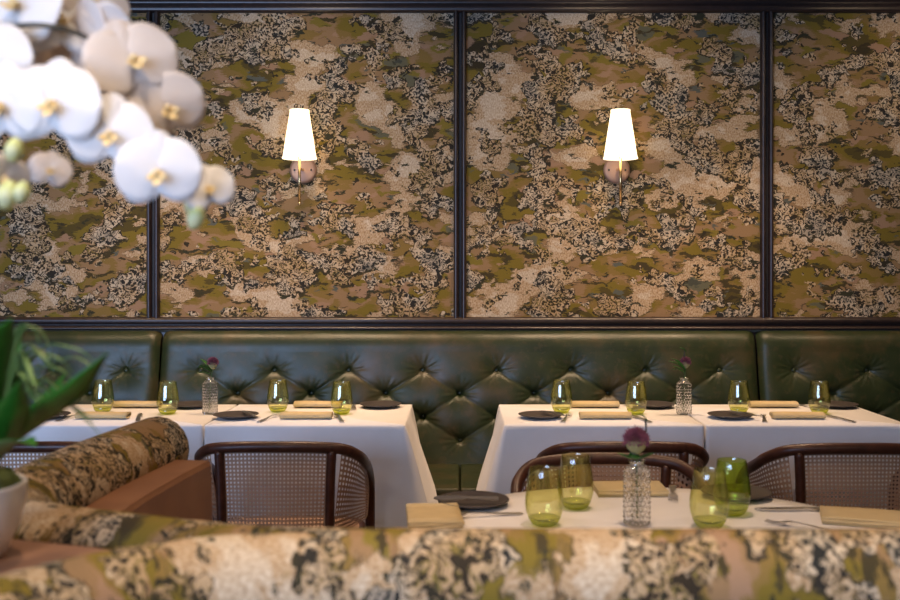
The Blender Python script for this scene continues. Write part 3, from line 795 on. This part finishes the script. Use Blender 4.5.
def thistle(loc, h, lean, label, seed, bud=None, head=.026, leaves='side'):
    rnd = random.Random(seed)
    t = thing('thistle_stem', label, 'flower', loc, group='thistle stems in bud vases')
    top = Vector((lean[0], lean[1], h))
    path = spline([(lean[0]*-.3, 0, .014), (0, 0, .08), (lean[0]*.4, lean[1]*.5, .15), tuple(top)], 6)
    v, f = tube(path, .0022, 8); mk('stem', v, f, 'stemg', t)
    c = top+Vector((0, 0, head*1.1))
    V, F = [], []
    for i in range(420):          # spiky flower head: little cones all around
        zz = 1-1.35*(i+.5)/420; a = i*2.39996; r = math.sqrt(max(0, 1-zz*zz))
        d = Vector((r*math.cos(a), r*math.sin(a), zz)); side = d.orthogonal().normalized(); s2 = d.cross(side)
        L = head*(1+rnd.uniform(-.14, .22)); w_ = head*.085; k = len(V)
        for q in range(4):
            an = PI/2*q; V.append(tuple(c+d*head*.72+(side*math.cos(an)+s2*math.sin(an))*w_))
        V.append(tuple(c+d*L)); F += [(k+q, k+(q+1) % 4, k+4) for q in range(4)]
    hd = mk('flower_head', V, F, 'thistle', t, False)
    v, f = lathe([(0, -1.15), (.30, -1.05), (.68, -.6), (.84, -.1), (.66, .38), (.4, .63), (0, .74)], 20); v = [(x*head+c.x, y*head+c.y, z*head+c.z) for x, y, z in v]
    mk('calyx', v, f, 'thistle_base', t)
    if leaves == 'side':
        for k in range(5):
            a = rnd.uniform(2.2, 4.2); L = rnd.uniform(.045, .072)
            b = Vector((lean[0]*.6, lean[1]*.5, h*.88+.006*k)); e = b+Vector((math.cos(a)*L, math.sin(a)*L*.5, L*rnd.uniform(.1, .9)))
            leaf_blade([tuple(b), tuple((b+e)/2+Vector((0, 0, .006))), tuple(e)], .024, 'leaf', 'leaf', t, n=5)
    else:
        for a in (0.2, 1.7, 3.0, 4.4):
            b = top-Vector((0, 0, .010)); L = .044; e = b+Vector((math.cos(a)*L, math.sin(a)*L*.6, .014))
            leaf_blade([tuple(b), tuple((b+e)/2+Vector((0, 0, -.003))), tuple(e)], .026, 'leaf', 'leaf', t, n=5)
        for sx in (-1, 1):
            b = top+Vector((0, 0, head*.4)); e = b+Vector((sx*head*1.55, 0, head*.55)); leaf_blade([tuple(b), tuple((b+e)/2), tuple(e)], .007, 'stem', 'bract', t, n=4)
    if bud:
        e = top+Vector(bud); v, f = tube(spline([tuple(top), tuple(top+Vector((bud[0]*1.0, 0, bud[2]*.55))), tuple(e)], 5), .0022, 8); mk('side_stem', v, f, 'stem', t)
        leaf_blade([tuple(e+Vector((.004, 0, -.006))), tuple(e+Vector((-.006, 0, .006))), tuple(e+Vector((-.022, 0, .010)))], .014, 'leaf', 'bud_leaf', t, n=4)
for loc, nm, h, lean, sd, kw in [((-1.035, 4.14), 'the left banquette tables', .185, (.012, 0), 3, dict(head=.024)),
                                 ((.923, 4.12), 'the right banquette tables', .19, (.006, 0), 5, dict(head=.023, bud=(-.004, 0, .075))),
                                 ((.413, 2.335), 'the round table', .164, (-.002, 0), 8, dict(head=.031, leaves='under', bud=(.022, 0, .085)))]:
    place(vs0, (*loc, CT), sd, 'small diamond-cut crystal bud vase on '+nm, 'vase', 'crystal bud vases')
    thistle((*loc, CT), h, lean, 'purple thistle with green leaves in the bud vase on '+nm, sd, **kw)

# ------------------------------------------------------------------ booths (upholstered in the tapestry)
def sweep(path, prof, flip=False, uoff=0., voff=0.):
    """sweep an open (offset, z) profile along a plan path"""
    P = [Vector((x, y)) for x, y in path]; m = len(P); V, F, UV = [], [], []
    vl = [0]
    for a, b in zip(prof[:-1], prof[1:]): vl.append(vl[-1]+math.dist(a, b))
    u = 0
    for i in range(m):
        t = (P[min(i+1, m-1)]-P[max(i-1, 0)]).normalized(); n = Vector((-t.y, t.x))
        if i: u += (P[i]-P[i-1]).length
        for (o, z), l in zip(prof, vl): V.append((P[i].x+n.x*o, P[i].y+n.y*o, z)); UV.append((l*1.3+uoff, u*1.3+voff))
    k = len(prof)
    for i in range(m-1):
        for j in range(k-1): F.append((i*k+j, i*k+j+1, (i+1)*k+j+1, (i+1)*k+j))
    return V, F, UV
def end_cap(V, F, UV, k, first, outward):
    """rounded end: shrink profile toward its middle along the path direction"""
    base = list(range(k)) if first else list(range(len(V)-k, len(V)))
    ring0 = [Vector(V[i]) for i in base]; uv0 = [UV[i] for i in base]
    c = sum(ring0, Vector())/k; prev = base
    for s, d in ((.92, .022), (.74, .040), (.45, .050), (.02, .054)):
        cur = []
        for p, q in zip(ring0, uv0):
            z = p.z if s > .5 else p.z
            np_ = Vector((c.x+(p.x-c.x)*s, c.y+(p.y-c.y)*s, p.z if p.z < .3 else .3+(p.z-.3)*(1-(1-s)*.12)))+Vector(outward)*d
            cur.append(len(V)); V.append(tuple(np_)); UV.append((q[0], q[1]+(d if not first else -d)))
        for j in range(k-1):
            a, b, c2, d2 = prev[j], prev[j+1], cur[j+1], cur[j]
            F.append((a, b, c2, d2) if not first else (a, d2, c2, b))
        prev = cur
def roll_profile(top, r, half, z0):
    pr = [(half*.8, z0), (half*.8, top-2.2*r)]
    for k in range(15):
        a = -PI*.20+(PI*1.4)*k/14; pr.append((r*math.cos(a), top-r+r*math.sin(a)))
    pr += [(-half*.8, top-2.2*r), (-half*.8, z0)]
    return pr
# far booth: runs from beside the cane chair toward the camera, then turns right behind the round table
PB = spline([(-.785, 2.60, 0), (-.815, 2.35, 0), (-.835, 2.08, 0), (-.825, 1.86, 0), (-.76, 1.70, 0), (-.65, 1.61, 0), (-.53, 1.56, 0), (-.40, 1.508, 0), (-.25, 1.472, 0), (.1, 1.462, 0), (.5, 1.46, 0), (1.9, 1.46, 0)], 8)
PB = [(p.x, p.y) for p in PB]
bo = thing('booth_sofa', 'curved tapestry booth with tan leather inside, wrapping around the round table', 'sofa', (0, 1.46, 0))
prof = roll_profile(.970, .083, .06, .05)
V, F, UV = sweep(PB, prof, uoff=4.75, voff=3.15)
end_cap(V, F, UV, len(prof), True, (.1, 1, 0))
o = mk('padded_back', [(x, y-1.46, z) for x, y, z in V], F, 'tapestry', bo, uvs=UV)
# leather inner back cushion: sits on the inside (left of travel is +n)
def inner(path, o0, o1, z0, z1, r=.012):
    pr = [(o0, z0), (o0, z1-.004), (o0+r*.5, z1), (o1-r, z1), (o1-r*.3, z1-r*.3), (o1, z1-r), (o1+.008, (z0+z1)/2), (o1, z0)]
    return sweep(path, pr)
ins = [q for q in PB if q[1] < 2.55]
V, F, UV = inner(ins, .055, .172, .40, .873)
def thin(i):             # inward offset of the cushion face at path point i
    return .172-.068*min(1, max(0, (ins[i][0]+.70)/.3)) if ins[i][1] < 1.75 else .172
for i in range(len(ins)):
    c0 = Vector(ins[i])
    for k in range(8):
        x, y, z = V[i*8+k]; d = Vector((x, y))-c0; o_ = d.length
        if o_ > .10: d *= (o_-.172+thin(i))/o_; V[i*8+k] = (c0.x+d.x, c0.y+d.y, z)
k = 8; F.append(tuple(range(k)))
o2 = mk('leather_cushion', [(x, y-1.46, z) for x, y, z in V], F, 'tan', bo, False)
path = []
for i, q in enumerate(ins):
    a = Vector(ins[max(i-1, 0)]); b = Vector(ins[min(i+1, len(ins)-1)]); t = (b-a).normalized(); n = Vector((-t.y, t.x)); path.append((q[0]+n.x*(thin(i)-.008), q[1]+n.y*(thin(i)-.008)-1.46, .8705))
v, f = tube(path, .0045, 6); mk('piping', v, f, 'tan', o2)
V, F, UV = sweep(ins, [(.13, .10), (.13, .44), (.15, .46), (.42, .46), (.45, .44), (.45, .10)]); 
seatpath = [q for q in ins if q[1] > 1.9]
V, F, UV = sweep(seatpath, [(.13, .02), (.13, .44), (.145, .455), (.21, .455), (.225, .44), (.225, .02)]); F.append(tuple(range(6)))
mk('seat_cushion', [(x, y-1.46, z) for x, y, z in V], F, 'tan', bo, False)
# near booth, back to back with the first: its padded top fills the bottom of the picture
PA = spline([(-.85, .35, 0), (-.74, .62, 0), (-.62, .90, 0), (-.515, 1.08, 0), (-.435, 1.185, 0), (-.335, 1.255, 0), (-.2, 1.288, 0), (0, 1.30, 0), (.5, 1.30, 0), (1.1, 1.30, 0), (1.9, 1.30, 0)], 8)
PA = [(p.x, p.y) for p in PA]
b2 = thing('booth_sofa', 'tapestry booth back nearest the camera, running along the bottom edge', 'sofa', (0, 1.3, 0))
prof = roll_profile(1.012, .068, .05, .05)
V, F, UV = sweep(PA, prof, uoff=7.1, voff=2.2)
mk('padded_back', [(x, y-1.3, z) for x, y, z in V], F, 'tapestry', b2, uvs=UV)
V, F, UV = inner(PA[::-1], .045, .115, .40, .84); mk('leather_cushion', [(x, y-1.3, z) for x, y, z in V], F, 'tan', b2, False)
# ledge filling the corner between the two booths
LZ = .945
poly = [(-1.6, .75), (-.78, .75), (-.70, .94), (-.59, 1.12), (-.49, 1.24), (-.37, 1.325), (-.24, 1.36), (-.24, 1.40), (-.42, 1.415), (-.55, 1.465), (-.69, 1.51), (-.82, 1.58), (-.93, 1.74), (-1.6, 1.74)]
n = len(poly)
V = [(x, y, LZ) for x, y in poly]+[(x, y, 0) for x, y in poly]
F = [tuple(range(n))]+[(i, n+i, n+(i+1) % n, (i+1) % n) for i in range(n)]
tag(mk('divider_ledge', V, F, 'ledge', None, False), 'brown ledge in the corner between the two booths, under the plant pot', 'ledge')

# ------------------------------------------------------------------ potted orchid
def P3(px, py, d): return Vector(((px-460)*d/1000, d, 1.35-(py-270)*d/1000))
base = Vector((-.715, 1.405, LZ))
orc = thing('potted_orchid', 'white orchid spray arching out of a white pot with green strap leaves', 'plant', tuple(base))
def L_(p): return tuple(Vector(p)-base)
v, f = lathe([(0, 0), (.062, 0), (.072, .004), (.088, .04), (.097, .075), (.099, .100), (.098, .104), (.093, .104), (.091, .09), (0, .085)], 48)
mk('pot', v, f, 'pot', orc)
V, F = [], []
rnd = random.Random(2)
v, f = sheet(lambda u, w_: (.092*w_*math.cos(2*PI*u)*(1+.0*u), .092*w_*math.sin(2*PI*u), .100+.035*(1-w_*w_)+.010*math.sin(23*u*2*PI)*math.sin(w_*31)), 60, 14, True)
mk('moss', v, f, 'moss', orc, kind='stuff')
# broad strap leaves
for pts, wd in [([(-12, 462, 1.30), (28, 430, 1.27), (70, 398, 1.22), (108, 352, 1.18)], .062), ([(-14, 470, 1.30), (-8, 420, 1.30), (10, 365, 1.31), (24, 322, 1.33)], .040),
                ([(-18, 470, 1.28), (-15, 400, 1.22), (-2, 345, 1.18), (12, 318, 1.15)], .045), ([(-20, 470, 1.33), (10, 440, 1.36), (45, 405, 1.42), (66, 372, 1.46)], .040),
                ([(-25, 480, 1.26), (-4, 452, 1.20), (20, 441, 1.15), (36, 445, 1.12)], .036), ([(-22, 474, 1.3), (-30, 380, 1.33), (-20, 355, 1.36), (-3, 328, 1.4)], .045),
                ([(-20, 474, 1.27), (0, 445, 1.22), (12, 415, 1.18), (20, 380, 1.15)], .05)]:
    leaf_blade([L_(P3(*p)) for p in pts], wd, 'leaf', 'leaf', orc, fold=.12, n=8)
for k in range(16):
    x1 = rnd.uniform(10, 105); y1 = rnd.uniform(335, 410) if x1 < 60 else rnd.uniform(345, 440)
    pk = rnd.uniform(-20, 15)
    leaf_blade([L_(P3(-18+rnd.uniform(-4, 8), 474, 1.29)), L_(P3(x1*.35, min(y1, 380)+rnd.uniform(-35, 10), 1.27)), L_(P3(x1*.75, y1-18+pk*.4, 1.24+rnd.uniform(-.04, .04))), L_(P3(x1, y1, 1.22))], .0065, 'blade', 'grass_blade', orc, fold=.1, n=6)
# flower stem
D0 = 1.22
stem = [tuple(base+Vector((0, 0, .11))), tuple(P3(-75, 330, 1.27)), tuple(P3(-78, 180, 1.25)), tuple(P3(-50, 70, D0)), tuple(P3(0, 31, D0)), tuple(P3(55, 27, D0)), tuple(P3(110, 52, 1.27)), tuple(P3(155, 105, 1.28)), tuple(P3(185, 160, 1.25)), tuple(P3(200, 205, 1.215))]
v, f = tube(spline([L_(p) for p in stem], 8), lambda t: .0042-.002*t, 8); mk('flower_stem', v, f, 'stem', orc)
stem2 = [tuple(base+Vector((-.01, 0, .11))), tuple(P3(-90, 330, 1.2)), tuple(P3(-85, 120, 1.16)), tuple(P3(-30, 60, 1.22)), tuple(P3(8, 85, 1.24)), tuple(P3(20, 150, 1.2)), tuple(P3(12, 200, 1.16))]
v, f = tube(spline([L_(p) for p in stem2], 8), lambda t: .0035-.0017*t, 8); mk('flower_stem', v, f, 'stemg', orc)
def tepal(L, W, ang, cup, tilt, n=14, m=10, roundness=.85, z0=0.):
    """one petal in the flower plane (facing -y), pointing along angle"""
    V, F = [], []
    ca, sa = math.cos(ang), math.sin(ang)
    for side in (0, 1):
        for i in range(n+1):
            s = i/n; hw = W/2*max(.04, (1-abs(2*(.03+.97*s)**roundness-1)**2.3)**.55)
            for j in range(m+1):
                q = -1+2*j/m
                a = s*L*.97+.002; b = q*hw
                y = -tilt*s*L+cup*(a/L)**2*L+.25*hw*q*q*.6-.02*L*math.sin(q*5+s*4)*.6+side*.0009+z0
                V.append((a*ca-b*sa, y, a*sa+b*ca))
    k = (n+1)*(m+1)
    for i in range(n):
        for j in range(m):
            a = i*(m+1)+j; F.append((a, a+1, a+m+2, a+m+1)); F.append((k+a, k+a+m+1, k+a+m+2, k+a+1))
    for i in range(n):
        for j in (0, m):
            a = i*(m+1)+j; F.append((a, a+m+1, k+a+m+1, k+a) if j == 0 else (a, k+a, k+a+m+1, a+m+1))
    for j in range(m): a = n*(m+1)+j; F.append((a, a+1, k+a+1, k+a))
    return V, F
SEP = mesh_only('flower', cat(*[tepal(.052, .044, a, .12, .05, z0=.002) for a in (PI/2, PI*1.20, PI*1.80)]), 'petal')
PETL = mesh_only('petal', tepal(.054, .078, PI-.12, .10, .12, roundness=.72), 'petal'); PETR = mesh_only('petal', tepal(.054, .078, .12, .10, .12, roundness=.72), 'petal')
LIPV = cat(tepal(.015, .012, -PI/2, -.5, .5, 6, 6, z0=-.004), tepal(.012, .008, -PI/2-.9, -.3, .9, 5, 5, z0=-.004), tepal(.012, .008, -PI/2+.9, -.3, .9, 5, 5, z0=-.004),
           xform(lathe([(0, 0), (.004, .002), (.0045, .008), (.003, .013), (0, .014)], 10), Matrix.Rotation(PI/2, 4, 'X')))
LIP = mesh_only('lip', LIPV, 'lip')
SEPP, PETLP, PETRP = SEP.copy(), PETL.copy(), PETR.copy()
for me in (SEPP, PETLP, PETRP): me.materials[0] = M['petal_backlit']
def child(name, me, parent):
    o = bpy.data.objects.new(name, me); COL.objects.link(o); o.parent = parent; return o
FL = [ # px, py, depth, scale, yaw, pitch, roll, backlit
    (110, 134, 1.16, .86, .15, .05, .08, 0), (158, 172, 1.15, .86, .1, .12, -.05, 0), (54, 104, 1.15, .98, -.1, .0, .1, 0), (2, 106, 1.16, .95, -.2, .0, 0, 0),
    (132, 60, 1.22, 1.0, .5, -.15, -.35, 1), (166, 108, 1.24, .88, .5, .1, -.5, 1), (100, 40, 1.26, .95, 2.7, -.2, .2, 1), (62, 22, 1.27, 1.0, .3, -.4, 0, 0),
    (18, 6, 1.24, 1.05, -.2, -.3, .1, 0), (96, 2, 1.3, .75, .6, -.3, .3, 1), (30, 44, 1.29, .8, 2.6, .2, .5, 1), (140, 92, 1.28, .85, 2.4, .2, .4, 1),
    (208, 188, 1.2, .56, .35, -.15, -.3, 0), (50, 170, 1.24, .45, .5, -.1, .2, 1), (4, 178, 1.15, .55, .9, .4, .3, 1), (-15, 60, 1.2, 1.0, 0, 0, 0, 0), (70, 60, 1.31, .8, -2.6, 0, .4, 1)]
for px, py, d, s, yaw, pitch, roll, backlit in FL:
    fl = child('flower', SEPP if backlit else SEP, orc)
    fl.location = L_(P3(px, py, d)); fl.scale = (s*1.08,)*3
    fl.rotation_euler = (Matrix.Rotation(yaw, 3, 'Z') @ Matrix.Rotation(pitch, 3, 'X') @ Matrix.Rotation(roll, 3, 'Y')).to_euler()
    child('petal', PETLP if backlit else PETL, fl); child('petal', PETRP if backlit else PETR, fl); child('lip', LIP, fl)
bv, bf = lathe([(0, -.016), (.006, -.014), (.011, -.004), (.011, .004), (.006, .014), (0, .017)], 16)
bud_me = mesh_only('flower_bud', (bv, bf), 'bud')
for px, py, d, s in [(196, 218, 1.2, .95), (191, 204, 1.21, .75), (8, 195, 1.15, 1.1), (22, 192, 1.14, .8), (14, 150, 1.14, .9)]:
    b = child('flower_bud', bud_me, orc); b.location = L_(P3(px, py, d)); b.scale = (s,)*3; b.rotation_euler = (.3, .4, 0)
